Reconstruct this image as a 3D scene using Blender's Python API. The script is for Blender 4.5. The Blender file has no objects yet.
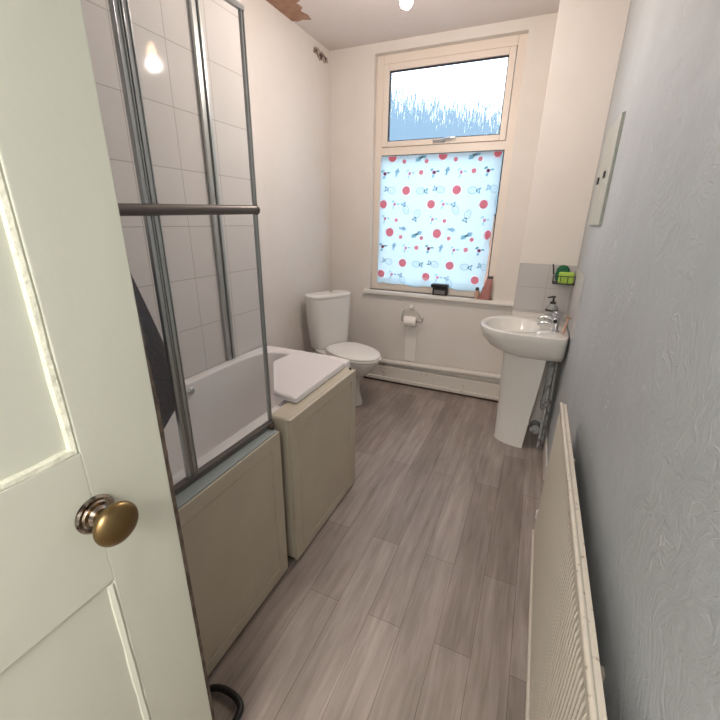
import bpy, bmesh, math, random
from mathutils import Vector, Matrix
random.seed(7)
PI = math.pi
scene = bpy.context.scene
COL = scene.collection

# ------------------------------------------------------------------ materials
def mat(name, color, rough=0.5, metal=0.0, bump=None, mott=None, spec=0.5, coat=0.0, trans=0.0, ior=1.45):
    """bump=(scale, strength, detail, (sx,sy,sz)); mott=(scale, colour2, low, high)"""
    m = bpy.data.materials.new(name); m.use_nodes = True
    nt = m.node_tree; N = nt.nodes; L = nt.links
    b = N['Principled BSDF']
    b.inputs['Base Color'].default_value = (*color, 1)
    b.inputs['Roughness'].default_value = rough
    b.inputs['Metallic'].default_value = metal
    b.inputs['Specular IOR Level'].default_value = spec
    b.inputs['Coat Weight'].default_value = coat
    b.inputs['Transmission Weight'].default_value = trans
    b.inputs['IOR'].default_value = ior
    tc = N.new('ShaderNodeTexCoord')
    if mott:
        n = N.new('ShaderNodeTexNoise'); n.inputs['Scale'].default_value = mott[0]; n.inputs['Detail'].default_value = 5
        L.new(tc.outputs['Object'], n.inputs['Vector'])
        r = N.new('ShaderNodeValToRGB')
        r.color_ramp.elements[0].position = mott[2]; r.color_ramp.elements[1].position = mott[3]
        r.color_ramp.elements[0].color = (*color, 1); r.color_ramp.elements[1].color = (*mott[1], 1)
        L.new(n.outputs['Fac'], r.inputs['Fac']); L.new(r.outputs['Color'], b.inputs['Base Color'])
    if bump:
        mp = N.new('ShaderNodeMapping'); mp.inputs['Scale'].default_value = bump[3] if len(bump) > 3 else (1, 1, 1)
        n = N.new('ShaderNodeTexNoise'); n.inputs['Scale'].default_value = bump[0]; n.inputs['Detail'].default_value = bump[2]
        bp = N.new('ShaderNodeBump'); bp.inputs['Strength'].default_value = bump[1]; bp.inputs['Distance'].default_value = 0.01
        L.new(tc.outputs['Object'], mp.inputs['Vector']); L.new(mp.outputs['Vector'], n.inputs['Vector'])
        L.new(n.outputs['Fac'], bp.inputs['Height']); L.new(bp.outputs['Normal'], b.inputs['Normal'])
    return m

M = {}
M['plaster'] = mat('cream_wall_paint', (0.74, 0.70, 0.66), 0.75, bump=(14, 0.25, 6), mott=(3, (0.71, 0.665, 0.615), .35, .75))
M['ceiling'] = mat('ceiling_paint', (0.70, 0.64, 0.61), 0.85, bump=(30, 0.2, 4))
M['window_white'] = mat('window_frame_cream', (0.78, 0.70, 0.62), 0.4)
M['rubber'] = mat('window_gasket_black', (0.02, 0.02, 0.025), 0.6)
M['ceramic'] = mat('white_ceramic', (0.76, 0.745, 0.71), 0.16, coat=0.3)
M['seat'] = mat('white_seat_plastic', (0.82, 0.80, 0.76), 0.28)
M['acrylic'] = mat('bath_acrylic', (0.80, 0.775, 0.775), 0.28)
M['beige'] = mat('beige_panel', (0.53, 0.48, 0.385), 0.42, mott=(5, (0.48, 0.43, 0.34), .4, .75))
M['beige_dark'] = mat('aged_beige_seal', (0.30, 0.345, 0.345), 0.4)
M['board'] = mat('white_board', (0.72, 0.70, 0.71), 0.38)
M['chrome'] = mat('chrome', (0.62, 0.64, 0.65), 0.16, 1.0)
M['alu'] = mat('aluminium_profile', (0.52, 0.54, 0.54), 0.30, 0.9)
M['bronze'] = mat('grey_bronze_rail', (0.15, 0.135, 0.125), 0.38, 0.4)
M['brass'] = mat('aged_brass', (0.26, 0.18, 0.085), 0.33, 1.0, mott=(12, (0.22, 0.14, 0.06), .4, .7))
M['rosette'] = mat('tarnished_brass_rosette', (0.42, 0.36, 0.30), 0.22, 1.0, mott=(60, (0.05, 0.035, 0.03), .45, .6))
M['door'] = mat('door_gloss_paint', (0.76, 0.77, 0.665), 0.36, bump=(9, 0.22, 5))
M['door_caulk'] = mat('yellowed_gloss_moulding', (0.77, 0.76, 0.635), 0.25, mott=(22, (0.60, 0.53, 0.34), .62, .80), bump=(60, .5, 3))
M['wood'] = mat('bare_old_wood', (0.20, 0.15, 0.115), 0.8, mott=(40, (0.10, 0.075, 0.06), .4, .6))
M['black'] = mat('black_plastic', (0.012, 0.012, 0.013), 0.4)
M['dark_metal'] = mat('dark_wire', (0.07, 0.065, 0.06), 0.4, 0.7)
M['paper'] = mat('toilet_paper', (0.84, 0.80, 0.76), 0.9)
M['card'] = mat('brown_card', (0.30, 0.22, 0.16), 0.9)
M['radiator'] = mat('radiator_enamel', (0.55, 0.505, 0.435), 0.35)
M['rad_chip'] = mat('radiator_top_chipped', (0.62, 0.57, 0.49), 0.45, mott=(70, (0.22, 0.18, 0.15), .62, .72))
M['pipe'] = mat('painted_pipe', (0.72, 0.68, 0.63), 0.45, mott=(30, (0.50, 0.42, 0.35), .62, .75))
M['skirt'] = mat('skirting_paint', (0.68, 0.64, 0.59), 0.5, mott=(18, (0.42, 0.36, 0.31), .62, .75))
M['gap'] = mat('dark_gap', (0.09, 0.06, 0.045), 0.9)
M['grey_pipe'] = mat('grey_waste_pipe', (0.42, 0.43, 0.43), 0.4, mott=(20, (0.16, 0.14, 0.13), .5, .65))
M['green'] = mat('green_scourer', (0.02, 0.13, 0.06), 0.9, bump=(90, 1, 4))
M['lime'] = mat('lime_sponge', (0.40, 0.60, 0.10), 0.85, bump=(60, .8, 3))
M['pink'] = mat('pink_plastic', (0.42, 0.18, 0.16), 0.35)
M['peach'] = mat('peach_plastic', (0.55, 0.36, 0.27), 0.4)
M['cloth'] = mat('charcoal_cloth', (0.19, 0.175, 0.215), 0.95, bump=(120, .6, 3))
M['cabinet'] = mat('pale_green_grey', (0.42, 0.45, 0.41), 0.3)
M['torn'] = mat('exposed_brown_plaster', (0.33, 0.18, 0.115), 0.95, bump=(40, .8, 5), mott=(14, (0.42, 0.26, 0.18), .4, .7))
M['slate'] = mat('blue_grey_roof', (0.085, 0.13, 0.165), 0.7)
M['brick_out'] = mat('outside_brick', (0.25, 0.15, 0.11), 0.9)

def wallpaper():
    m = bpy.data.materials.new('textured_grey_wallpaper'); m.use_nodes = True
    nt = m.node_tree; N = nt.nodes; L = nt.links; b = N['Principled BSDF']
    b.inputs['Roughness'].default_value = 0.5
    tc = N.new('ShaderNodeTexCoord')
    # combed, scratched emboss: stretched warped noise
    w = N.new('ShaderNodeTexNoise'); w.inputs['Scale'].default_value = 3.5; w.inputs['Detail'].default_value = 3
    L.new(tc.outputs['Object'], w.inputs['Vector'])
    mx = N.new('ShaderNodeVectorMath'); mx.operation = 'MULTIPLY_ADD'
    mx.inputs[1].default_value = (0.5, 0.5, 0.5)
    L.new(w.outputs['Color'], mx.inputs[0]); L.new(tc.outputs['Object'], mx.inputs[2])
    mp = N.new('ShaderNodeMapping'); mp.inputs['Scale'].default_value = (14, 46, 13)
    L.new(mx.outputs[0], mp.inputs['Vector'])
    n = N.new('ShaderNodeTexNoise'); n.inputs['Scale'].default_value = 1.6; n.inputs['Detail'].default_value = 7; n.inputs['Roughness'].default_value = .62
    L.new(mp.outputs[0], n.inputs['Vector'])
    mp2 = N.new('ShaderNodeMapping'); mp2.inputs['Scale'].default_value = (14, 26, 9); mp2.inputs['Rotation'].default_value = (0.5, 0, 0)
    L.new(mx.outputs[0], mp2.inputs['Vector'])
    v = N.new('ShaderNodeTexVoronoi'); v.feature = 'DISTANCE_TO_EDGE'; v.inputs['Scale'].default_value = 1.3
    L.new(mp2.outputs[0], v.inputs['Vector'])
    cr = N.new('ShaderNodeValToRGB'); cr.color_ramp.elements[0].color = (1, 1, 1, 1); cr.color_ramp.elements[1].color = (0, 0, 0, 1)
    cr.color_ramp.elements[0].position = 0.0; cr.color_ramp.elements[1].position = 0.035
    L.new(v.outputs['Distance'], cr.inputs['Fac'])
    n3 = N.new('ShaderNodeTexNoise'); n3.inputs['Scale'].default_value = 5
    L.new(tc.outputs['Object'], n3.inputs['Vector'])
    r3 = N.new('ShaderNodeValToRGB'); r3.color_ramp.elements[0].position = .5; r3.color_ramp.elements[1].position = .62
    L.new(n3.outputs['Fac'], r3.inputs['Fac'])
    mm = N.new('ShaderNodeMath'); mm.operation = 'MULTIPLY'
    L.new(cr.outputs['Color'], mm.inputs[0]); L.new(r3.outputs['Color'], mm.inputs[1])
    ad = N.new('ShaderNodeMath'); ad.operation = 'MULTIPLY_ADD'; ad.inputs[1].default_value = 0.35
    L.new(mm.outputs[0], ad.inputs[0]); L.new(n.outputs['Fac'], ad.inputs[2])
    bp = N.new('ShaderNodeBump'); bp.inputs['Strength'].default_value = 0.65; bp.inputs['Distance'].default_value = 0.008
    L.new(ad.outputs[0], bp.inputs['Height']); L.new(bp.outputs['Normal'], b.inputs['Normal'])
    n2 = N.new('ShaderNodeTexNoise'); n2.inputs['Scale'].default_value = 2.2; n2.inputs['Detail'].default_value = 4
    L.new(tc.outputs['Object'], n2.inputs['Vector'])
    r = N.new('ShaderNodeValToRGB'); r.color_ramp.elements[0].position = .3; r.color_ramp.elements[1].position = .7
    r.color_ramp.elements[0].color = (0.425, 0.455, 0.475, 1); r.color_ramp.elements[1].color = (0.485, 0.515, 0.535, 1)
    L.new(n2.outputs['Fac'], r.inputs['Fac'])
    sc = N.new('ShaderNodeMath'); sc.operation = 'MULTIPLY'; sc.inputs[1].default_value = .7
    L.new(mm.outputs[0], sc.inputs[0])
    mc = N.new('ShaderNodeMixRGB'); mc.inputs[2].default_value = (.66, .68, .68, 1)  # scratches mixed lighter, as highlights put into the colour
    L.new(sc.outputs[0], mc.inputs[0]); L.new(r.outputs['Color'], mc.inputs[1]); L.new(mc.outputs[0], b.inputs['Base Color'])
    return m
M['wallpaper'] = wallpaper()

def floor_mat():
    m = bpy.data.materials.new('grey_wood_plank_vinyl'); m.use_nodes = True
    nt = m.node_tree; N = nt.nodes; L = nt.links; b = N['Principled BSDF']
    b.inputs['Roughness'].default_value = 0.42
    tc = N.new('ShaderNodeTexCoord')
    mp = N.new('ShaderNodeMapping'); mp.inputs['Rotation'].default_value = (0, 0, PI/2)
    L.new(tc.outputs['Object'], mp.inputs['Vector'])
    br = N.new('ShaderNodeTexBrick'); br.offset = 0.37; br.inputs['Scale'].default_value = 1
    br.inputs['Brick Width'].default_value = 1.05; br.inputs['Row Height'].default_value = 0.135
    br.inputs['Mortar Size'].default_value = 0.0012; br.inputs['Mortar Smooth'].default_value = 0.3; br.inputs['Bias'].default_value = 0
    br.inputs['Color1'].default_value = (0.275, 0.228, 0.200, 1); br.inputs['Color2'].default_value = (0.365, 0.312, 0.280, 1)
    br.inputs['Mortar'].default_value = (0.15, 0.12, 0.105, 1)
    L.new(mp.outputs['Vector'], br.inputs['Vector'])
    # grain
    g = N.new('ShaderNodeMapping'); g.inputs['Scale'].default_value = (26, 1.8, 1)
    L.new(tc.outputs['Object'], g.inputs['Vector'])
    n = N.new('ShaderNodeTexNoise'); n.inputs['Scale'].default_value = 1.4; n.inputs['Detail'].default_value = 8; n.inputs['Roughness'].default_value = .65; n.inputs['Distortion'].default_value = .6
    L.new(g.outputs['Vector'], n.inputs['Vector'])
    r = N.new('ShaderNodeValToRGB'); r.color_ramp.elements[0].position = .3; r.color_ramp.elements[1].position = .72
    r.color_ramp.elements[0].color = (0.74, 0.72, 0.70, 1); r.color_ramp.elements[1].color = (1.22, 1.22, 1.22, 1)
    L.new(n.outputs['Fac'], r.inputs['Fac'])
    g2 = N.new('ShaderNodeMapping'); g2.inputs['Scale'].default_value = (5, 1.3, 1)
    L.new(tc.outputs['Object'], g2.inputs['Vector'])
    n2 = N.new('ShaderNodeTexNoise'); n2.inputs['Scale'].default_value = 1.5; n2.inputs['Detail'].default_value = 4
    L.new(g2.outputs['Vector'], n2.inputs['Vector'])
    r2 = N.new('ShaderNodeValToRGB'); r2.color_ramp.elements[0].position = .35; r2.color_ramp.elements[1].position = .65
    r2.color_ramp.elements[0].color = (0.82, 0.82, 0.82, 1); r2.color_ramp.elements[1].color = (1.12, 1.12, 1.14, 1)
    L.new(n2.outputs['Fac'], r2.inputs['Fac'])
    a = N.new('ShaderNodeMixRGB'); a.blend_type = 'MULTIPLY'; a.inputs['Fac'].default_value = 1
    L.new(br.outputs['Color'], a.inputs[1]); L.new(r.outputs['Color'], a.inputs[2])
    c = N.new('ShaderNodeMixRGB'); c.blend_type = 'MULTIPLY'; c.inputs['Fac'].default_value = 1
    L.new(a.outputs[0], c.inputs[1]); L.new(r2.outputs['Color'], c.inputs[2])
    L.new(c.outputs[0], b.inputs['Base Color'])
    bp = N.new('ShaderNodeBump'); bp.inputs['Strength'].default_value = .12; bp.inputs['Distance'].default_value = .003
    L.new(n.outputs['Fac'], bp.inputs['Height']); L.new(bp.outputs['Normal'], b.inputs['Normal'])
    return m
M['floor'] = floor_mat()

def tile_mat(name, w, h, ox, oz, base, grout, axis='Y', rough=.07, spec=.18):
    """square-laid glazed tiles on an upright wall; grid runs along `axis` and Z"""
    m = bpy.data.materials.new(name); m.use_nodes = True
    nt = m.node_tree; N = nt.nodes; L = nt.links; b = N['Principled BSDF']
    b.inputs['Roughness'].default_value = rough; b.inputs['Specular IOR Level'].default_value = spec
    tc = N.new('ShaderNodeTexCoord')
    sp = N.new('ShaderNodeSeparateXYZ'); L.new(tc.outputs['Object'], sp.inputs[0])
    cb = N.new('ShaderNodeCombineXYZ')
    def off(sock, o):
        a = N.new('ShaderNodeMath'); a.operation = 'SUBTRACT'; a.inputs[1].default_value = o
        L.new(sock, a.inputs[0]); return a.outputs[0]
    L.new(off(sp.outputs[axis], ox), cb.inputs[0]); L.new(off(sp.outputs['Z'], oz), cb.inputs[1])
    br = N.new('ShaderNodeTexBrick'); br.offset = 0; br.inputs['Scale'].default_value = 1
    br.inputs['Brick Width'].default_value = w; br.inputs['Row Height'].default_value = h
    br.inputs['Mortar Size'].default_value = 0.0022; br.inputs['Mortar Smooth'].default_value = 0.3
    br.inputs['Color1'].default_value = (*base, 1); br.inputs['Color2'].default_value = (*[k*.965 for k in base], 1)
    br.inputs['Mortar'].default_value = (*grout, 1)
    L.new(cb.outputs[0], br.inputs['Vector']); L.new(br.outputs['Color'], b.inputs['Base Color'])
    n = N.new('ShaderNodeTexNoise'); n.inputs['Scale'].default_value = 9; L.new(tc.outputs['Object'], n.inputs['Vector'])
    ad = N.new('ShaderNodeMath'); ad.operation = 'MULTIPLY_ADD'; ad.inputs[1].default_value = .25
    L.new(n.outputs['Fac'], ad.inputs[0])
    iv = N.new('ShaderNodeMath'); iv.operation = 'SUBTRACT'; iv.inputs[0].default_value = 1
    L.new(br.outputs['Fac'], iv.inputs[1]); L.new(iv.outputs[0], ad.inputs[2])
    bp = N.new('ShaderNodeBump'); bp.inputs['Strength'].default_value = .35; bp.inputs['Distance'].default_value = .002
    L.new(ad.outputs[0], bp.inputs['Height']); L.new(bp.outputs['Normal'], b.inputs['Normal'])
    return m
M['tile'] = tile_mat('white_bath_tiles', 0.246, 0.246, 1.46, 0.72, (0.70, 0.665, 0.655), (0.46, 0.43, 0.41))
M['tile_x'] = tile_mat('white_bath_tiles_nib', 0.246, 0.246, 0, 0.72, (0.70, 0.665, 0.655), (0.46, 0.43, 0.41), 'X')
M['splash_x'] = tile_mat('grey_splash_tiles', 0.19, 0.16, -0.10, 1.075, (0.50, 0.485, 0.475), (0.40, 0.37, 0.34), 'X', .4)
M['splash_y'] = tile_mat('grey_splash_tiles_side', 0.19, 0.16, 0.11, 1.075, (0.53, 0.52, 0.52), (0.44, 0.41, 0.40), 'Y', .4)

def glass_mat(name, rough=0.0, streak=False, thin=True):
    m = bpy.data.materials.new(name); m.use_nodes = True
    nt = m.node_tree; N = nt.nodes; L = nt.links; N.remove(N['Principled BSDF'])
    out = N['Material Output']
    if streak:
        rf = N.new('ShaderNodeBsdfRefraction'); rf.inputs['IOR'].default_value = 1.45; rf.inputs['Roughness'].default_value = rough
        rf.inputs['Color'].default_value = (.96, .98, 1, 1)
        tc = N.new('ShaderNodeTexCoord'); mp = N.new('ShaderNodeMapping'); mp.inputs['Scale'].default_value = (150, 400, 14)
        n = N.new('ShaderNodeTexNoise'); n.inputs['Scale'].default_value = 1.0; n.inputs['Detail'].default_value = 3
        L.new(tc.outputs['Object'], mp.inputs[0]); L.new(mp.outputs[0], n.inputs[0])
        # moulded ripple: every facet tips the surface normal a little
        sb = N.new('ShaderNodeVectorMath'); sb.operation = 'SUBTRACT'; sb.inputs[1].default_value = (.5, .5, .5)
        ml = N.new('ShaderNodeVectorMath'); ml.operation = 'MULTIPLY'; ml.inputs[1].default_value = (.35, 0, .55)
        ge = N.new('ShaderNodeNewGeometry'); av = N.new('ShaderNodeVectorMath'); av.operation = 'ADD'
        nm = N.new('ShaderNodeVectorMath'); nm.operation = 'NORMALIZE'
        L.new(n.outputs['Color'], sb.inputs[0]); L.new(sb.outputs[0], ml.inputs[0]); L.new(ml.outputs[0], av.inputs[0])
        L.new(ge.outputs['Normal'], av.inputs[1]); L.new(av.outputs[0], nm.inputs[0]); L.new(nm.outputs[0], rf.inputs['Normal'])
        gl = N.new('ShaderNodeBsdfGlossy'); gl.inputs['Roughness'].default_value = .5
        mx = N.new('ShaderNodeMixShader'); mx.inputs[0].default_value = .015
        L.new(rf.outputs[0], mx.inputs[1]); L.new(gl.outputs[0], mx.inputs[2]); L.new(mx.outputs[0], out.inputs[0])
    else:
        tr = N.new('ShaderNodeBsdfTransparent'); tr.inputs[0].default_value = (.93, .945, .94, 1)
        gl = N.new('ShaderNodeBsdfGlossy'); gl.inputs['Roughness'].default_value = .02
        lw = N.new('ShaderNodeLayerWeight'); lw.inputs['Blend'].default_value = .5
        pw = N.new('ShaderNodeMath'); pw.operation = 'POWER'; pw.inputs[1].default_value = 5
        fr = N.new('ShaderNodeMath'); fr.operation = 'MULTIPLY_ADD'; fr.inputs[1].default_value = .6; fr.inputs[2].default_value = .03
        L.new(lw.outputs['Facing'], pw.inputs[0]); L.new(pw.outputs[0], fr.inputs[0])
        mx = N.new('ShaderNodeMixShader')
        L.new(fr.outputs[0], mx.inputs[0]); L.new(tr.outputs[0], mx.inputs[1]); L.new(gl.outputs[0], mx.inputs[2]); L.new(mx.outputs[0], out.inputs[0])
    return m
M['glass'] = glass_mat('clear_screen_glass')
M['obscure'] = glass_mat('streaked_obscure_glass', 0.2, True)

def trans_mat(name, col, w=0.85):
    m = bpy.data.materials.new(name); m.use_nodes = True
    nt = m.node_tree; N = nt.nodes; L = nt.links; N.remove(N['Principled BSDF'])
    t = N.new('ShaderNodeBsdfTranslucent'); t.inputs[0].default_value = (*col, 1)
    d = N.new('ShaderNodeBsdfDiffuse'); d.inputs[0].default_value = (*col, 1)
    mx = N.new('ShaderNodeMixShader'); mx.inputs[0].default_value = 1-w
    L.new(t.outputs[0], mx.inputs[1]); L.new(d.outputs[0], mx.inputs[2]); L.new(mx.outputs[0], N['Material Output'].inputs[0])
    return m
M['film'] = trans_mat('window_film_white', (0.60, 0.76, 0.86))
M['film_red'] = trans_mat('window_film_red', (0.90, 0.26, 0.28))
M['film_halo'] = trans_mat('window_film_halo', (0.97, 0.86, 0.90))
M['film_teal'] = trans_mat('window_film_teal', (0.34, 0.60, 0.68))
M['film_blue'] = trans_mat('window_film_blue', (0.40, 0.58, 0.70))
M['film_plum'] = trans_mat('window_film_plum', (0.80, 0.30, 0.42))

def emit(name, col, s):
    m = bpy.data.materials.new(name); m.use_nodes = True
    b = m.node_tree.nodes['Principled BSDF']
    b.inputs['Emission Color'].default_value = (*col, 1); b.inputs['Emission Strength'].default_value = s
    return m
M['bulb'] = emit('warm_bulb', (1.0, 0.66, 0.40), 60)

# ------------------------------------------------------------------ mesh helpers
def box(bm, x0, x1, y0, y1, z0, z1, bev=0.0, seg=2):
    t = bmesh.new()
    vs = [t.verts.new((x, y, z)) for x in (x0, x1) for y in (y0, y1) for z in (z0, z1)]
    for f in ((0, 1, 3, 2), (4, 6, 7, 5), (0, 4, 5, 1), (2, 3, 7, 6), (0, 2, 6, 4), (1, 5, 7, 3)):
        t.faces.new([vs[i] for i in f])
    bmesh.ops.recalc_face_normals(t, faces=t.faces)
    if bev > 0:
        bmesh.ops.bevel(t, geom=list(t.edges), offset=bev, segments=seg, affect='EDGES', profile=0.5)
    merge(bm, t); return bm
def merge(bm, t):
    me = bpy.data.meshes.new('t'); t.to_mesh(me); t.free(); bm.from_mesh(me); bpy.data.meshes.remove(me)
def loft(bm, rings, cap0=True, cap1=True, closed=True):
    R = [[bm.verts.new(p) for p in r] for r in rings]
    n = len(R[0])
    for a, b in zip(R, R[1:]):
        for i in range(n if closed else n-1):
            j = (i+1) % n
            bm.faces.new((a[i], a[j], b[j], b[i]))
    if cap0: bm.faces.new(R[0][::-1])
    if cap1: bm.faces.new(R[-1])
    return bm
def tube(bm, pts, r, seg=12, caps=True):
    pts = [Vector(p) for p in pts]; rings = []
    up = None
    for i, p in enumerate(pts):
        d = ((pts[min(i+1, len(pts)-1)] - pts[max(i-1, 0)])).normalized()
        if up is None:
            up = Vector((0, 0, 1)) if abs(d.z) < .9 else Vector((1, 0, 0))
        a = (up - d*up.dot(d)).normalized(); b = d.cross(a); up = a
        rr = r[i] if isinstance(r, (list, tuple)) else r
        rings.append([p + rr*(math.cos(t)*a + math.sin(t)*b) for t in [2*PI*k/seg for k in range(seg)]])
    loft(bm, rings, caps, caps); return bm
def smooth_path(pts, n=6):
    P = [Vector(p) for p in pts]; out = []
    for i in range(len(P)-1):
        p0 = P[max(i-1, 0)]; p1 = P[i]; p2 = P[i+1]; p3 = P[min(i+2, len(P)-1)]
        for k in range(n):
            t = k/n
            out.append(0.5*((2*p1)+(-p0+p2)*t+(2*p0-5*p1+4*p2-p3)*t*t+(-p0+3*p1-3*p2+p3)*t**3))
    out.append(P[-1]); return out
def lathe(bm, prof, c=(0, 0, 0), axis='Z', seg=32, sx=1, sy=1):
    rings = []
    for r, h in prof:
        ring = []
        for k in range(seg):
            t = 2*PI*k/seg; a, b = r*math.cos(t)*sx, r*math.sin(t)*sy
            p = {'Z': (a, b, h), 'X': (h, a, b), 'Y': (b, h, a)}[axis]
            ring.append(Vector(c)+Vector(p))
        rings.append(ring)
    loft(bm, rings); return bm
def sring(cx, cy, z, a, b, n=2.0, nb=None, ab=None, seg=48):
    """superellipse ring; nb/ab: exponent / half-length on the +x side"""
    out = []
    for k in range(seg):
        t = 2*PI*k/seg; c, s = math.cos(t), math.sin(t)
        A = (ab if (ab and c > 0) else a); e = (nb if (nb and c > 0) else n)
        r = (abs(c/A)**e + abs(s/b)**e)**(-1/e)
        out.append((cx+r*c, cy+r*s, z))
    return out
def obj(name, bm, m, parent=None, smooth=False, sub=0, angle=None):
    bmesh.ops.recalc_face_normals(bm, faces=bm.faces)
    lo = Vector((min(v.co.x for v in bm.verts), min(v.co.y for v in bm.verts), min(v.co.z for v in bm.verts)))
    hi = Vector((max(v.co.x for v in bm.verts), max(v.co.y for v in bm.verts), 0))
    me = bpy.data.meshes.new(name); o = bpy.data.objects.new(name, me); COL.objects.link(o)
    if parent is not None:
        root = parent
        off = Vector((0, 0, 0))
        while root is not None:
            off += root.location; root = root.parent
        bmesh.ops.translate(bm, verts=bm.verts, vec=-off); o.parent = parent
    elif name in ('floor', 'ceiling') or name.startswith(('wall_', 'trim_')):
        pass
    else:
        c = Vector(((lo.x+hi.x)/2, (lo.y+hi.y)/2, lo.z))
        bmesh.ops.translate(bm, verts=bm.verts, vec=-c); o.location = c
    bm.to_mesh(me); bm.free()
    for mm in (m if isinstance(m, (list, tuple)) else [m]): me.materials.append(mm)
    if smooth:
        for p in me.polygons: p.use_smooth = True
        if angle is not False:
            me.set_sharp_from_angle(angle=math.radians(angle or 40))
    if smooth and angle is not False:
        wn = o.modifiers.new('wn', 'WEIGHTED_NORMAL'); wn.keep_sharp = True; wn.weight = 100
    if sub:
        s = o.modifiers.new('s', 'SUBSURF'); s.levels = sub; s.render_levels = sub
    return o
def bx(name, b, m, parent=None, bev=0.0, seg=2):
    bm = bmesh.new(); box(bm, *b, bev=bev, seg=seg)
    return obj(name, bm, m, parent, smooth=bev > 0, angle=50)
def thing(name, label, cat, loc=(0, 0, 0), group=None):
    o = bpy.data.objects.new(name, None); o.empty_display_size = .1; COL.objects.link(o)
    o.location = loc; o['label'] = label; o['category'] = cat
    if group: o['group'] = group
    return o
def tag(o, label, cat, group=None):
    o['label'] = label; o['category'] = cat
    if group: o['group'] = group
    return o
def struct(o, label=None, cat=None):
    o['kind'] = 'structure'
    if label: o['label'] = label
    if cat: o['category'] = cat
    return o

# ------------------------------------------------------------------ room shell
XL, XR, YW, YP, ZC, YN = -1.80, 0.255, 3.38, 3.0, 2.79, -0.36
WX0, WX1, WZ0, WZ1 = -1.40, -0.285, 0.89, 2.722     # window opening
struct(bx('floor', (XL-.2, XR+.2, YN-1.6, YW+.3, -.1, 0), M['floor']), 'grey wood plank vinyl floor running towards the window', 'floor')
struct(bx('ceiling', (XL-.2, XR+.2, YN-1.6, YW+.3, ZC, ZC+.1), M['ceiling']), 'pale painted ceiling with a torn patch by the left wall', 'ceiling')
bm = bmesh.new(); box(bm, XL-.2, XL, YN-.15, YW+.3, -.1, ZC+.1)
struct(obj('wall_left', bm, M['plaster']), 'cream painted left wall behind the toilet', 'wall')
bm = bmesh.new(); box(bm, XR, XR+.2, YN-1.6, YW+.3, -.1, ZC+.1)
struct(obj('wall_right', bm, M['wallpaper']), 'blue-grey textured wallpaper wall on the right', 'wall')
bm = bmesh.new()   # window wall with opening
for b in ((XL, WX0, YW, YW+.25, 0, ZC), (WX1, XR, YW, YW+.25, 0, ZC), (WX0, WX1, YW, YW+.25, 0, WZ0), (WX0, WX1, YW, YW+.25, WZ1, ZC)):
    box(bm, *b)
struct(obj('wall_back', bm, M['plaster']), 'cream window wall at the far end', 'wall')
bm = bmesh.new(); box(bm, -.105, XR, YP, YW, 0, ZC, bev=.004)
struct(obj('wall_projection', bm, M['plaster']), 'boxed cream wall projection behind the basin', 'wall')
# tiled false wall along the bath and tiled nib at its near end
bm = bmesh.new(); box(bm, XL, -1.55, .25, 1.965, 0, ZC)
struct(obj('wall_tiled', bm, M['tile']), 'white tiled wall along the bath', 'wall')
bm = bmesh.new(); box(bm, XL, -.70, YN, .25, 0, ZC)
struct(obj('wall_nib', bm, M['tile_x']), 'white tiled wall at the near end of the bath', 'wall')
# doorway wall behind the camera + short landing
bm = bmesh.new(); box(bm, -.70, -.60, YN-.15, YN, 0, ZC); box(bm, .18, XR, YN-.15, YN, 0, ZC); box(bm, -.60, .18, YN-.15, YN, 2.12, ZC)
struct(obj('wall_front', bm, M['plaster']), 'cream wall around the doorway', 'wall')
bm = bmesh.new(); box(bm, -.95, -.85, YN-1.5, YN-.15, 0, ZC); box(bm, -.95, XR, YN-1.6, YN-1.5, 0, ZC); box(bm, -.85, -.70, YN-.15, YN, 0, ZC)
struct(obj('wall_landing', bm, M['plaster']), 'cream landing walls beyond the doorway', 'wall')

# torn ceiling patch (exposed plaster, jagged paper edge)
bm = bmesh.new()
pts = [(-1.8, 2.25), (-1.56, 2.30), (-1.585, 2.45), (-1.60, 2.62), (-1.645, 2.64), (-1.635, 2.70), (-1.675, 2.74), (-1.655, 2.80), (-1.665, 2.862), (-1.72, 2.84), (-1.76, 2.85), (-1.8, 2.83)]
loft(bm, [[(x, y, ZC-.004) for x, y in pts], [(x, y, ZC-.0005) for x, y in pts]])
struct(obj('trim_1', bm, M['torn']), 'torn brown patch in the ceiling above the left wall', 'ceiling damage')
# broken vent hole, top of the left wall
t = thing('vent_hole', 'broken plaster hole with torn edges high on the left wall near the corner', 'vent hole', (XL, 3.2, 2.69))
bm = bmesh.new()
pts = [(3.12, 2.735), (3.17, 2.752), (3.215, 2.738), (3.25, 2.744), (3.30, 2.725), (3.335, 2.730), (3.34, 2.695), (3.29, 2.678), (3.25, 2.690), (3.21, 2.672), (3.16, 2.700), (3.115, 2.700)]
loft(bm, [[(XL+.0003, y, z) for y, z in pts], [(XL+.005, y, z) for y, z in pts]])
obj('torn_plaster', bm, mat('torn_plaster_grey', (.50, .43, .37), .95, mott=(45, (.20, .15, .12), .45, .6), bump=(60, 1, 4)), t)
for (yc, zc, ry, rz) in ((3.15, 2.72, .016, .010), (3.225, 2.705, .024, .022), (3.30, 2.708, .014, .014)):
    bm = bmesh.new()
    ring = [(yc+ry*math.cos(a)*(1+.25*math.sin(3*a)), zc+rz*math.sin(a)) for a in [2*PI*k/18 for k in range(18)]]
    loft(bm, [[(XL+.004, y, z) for y, z in ring], [(XL+.0065, y, z) for y, z in ring]])
    obj('hole', bm, M['gap'], t)

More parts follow.
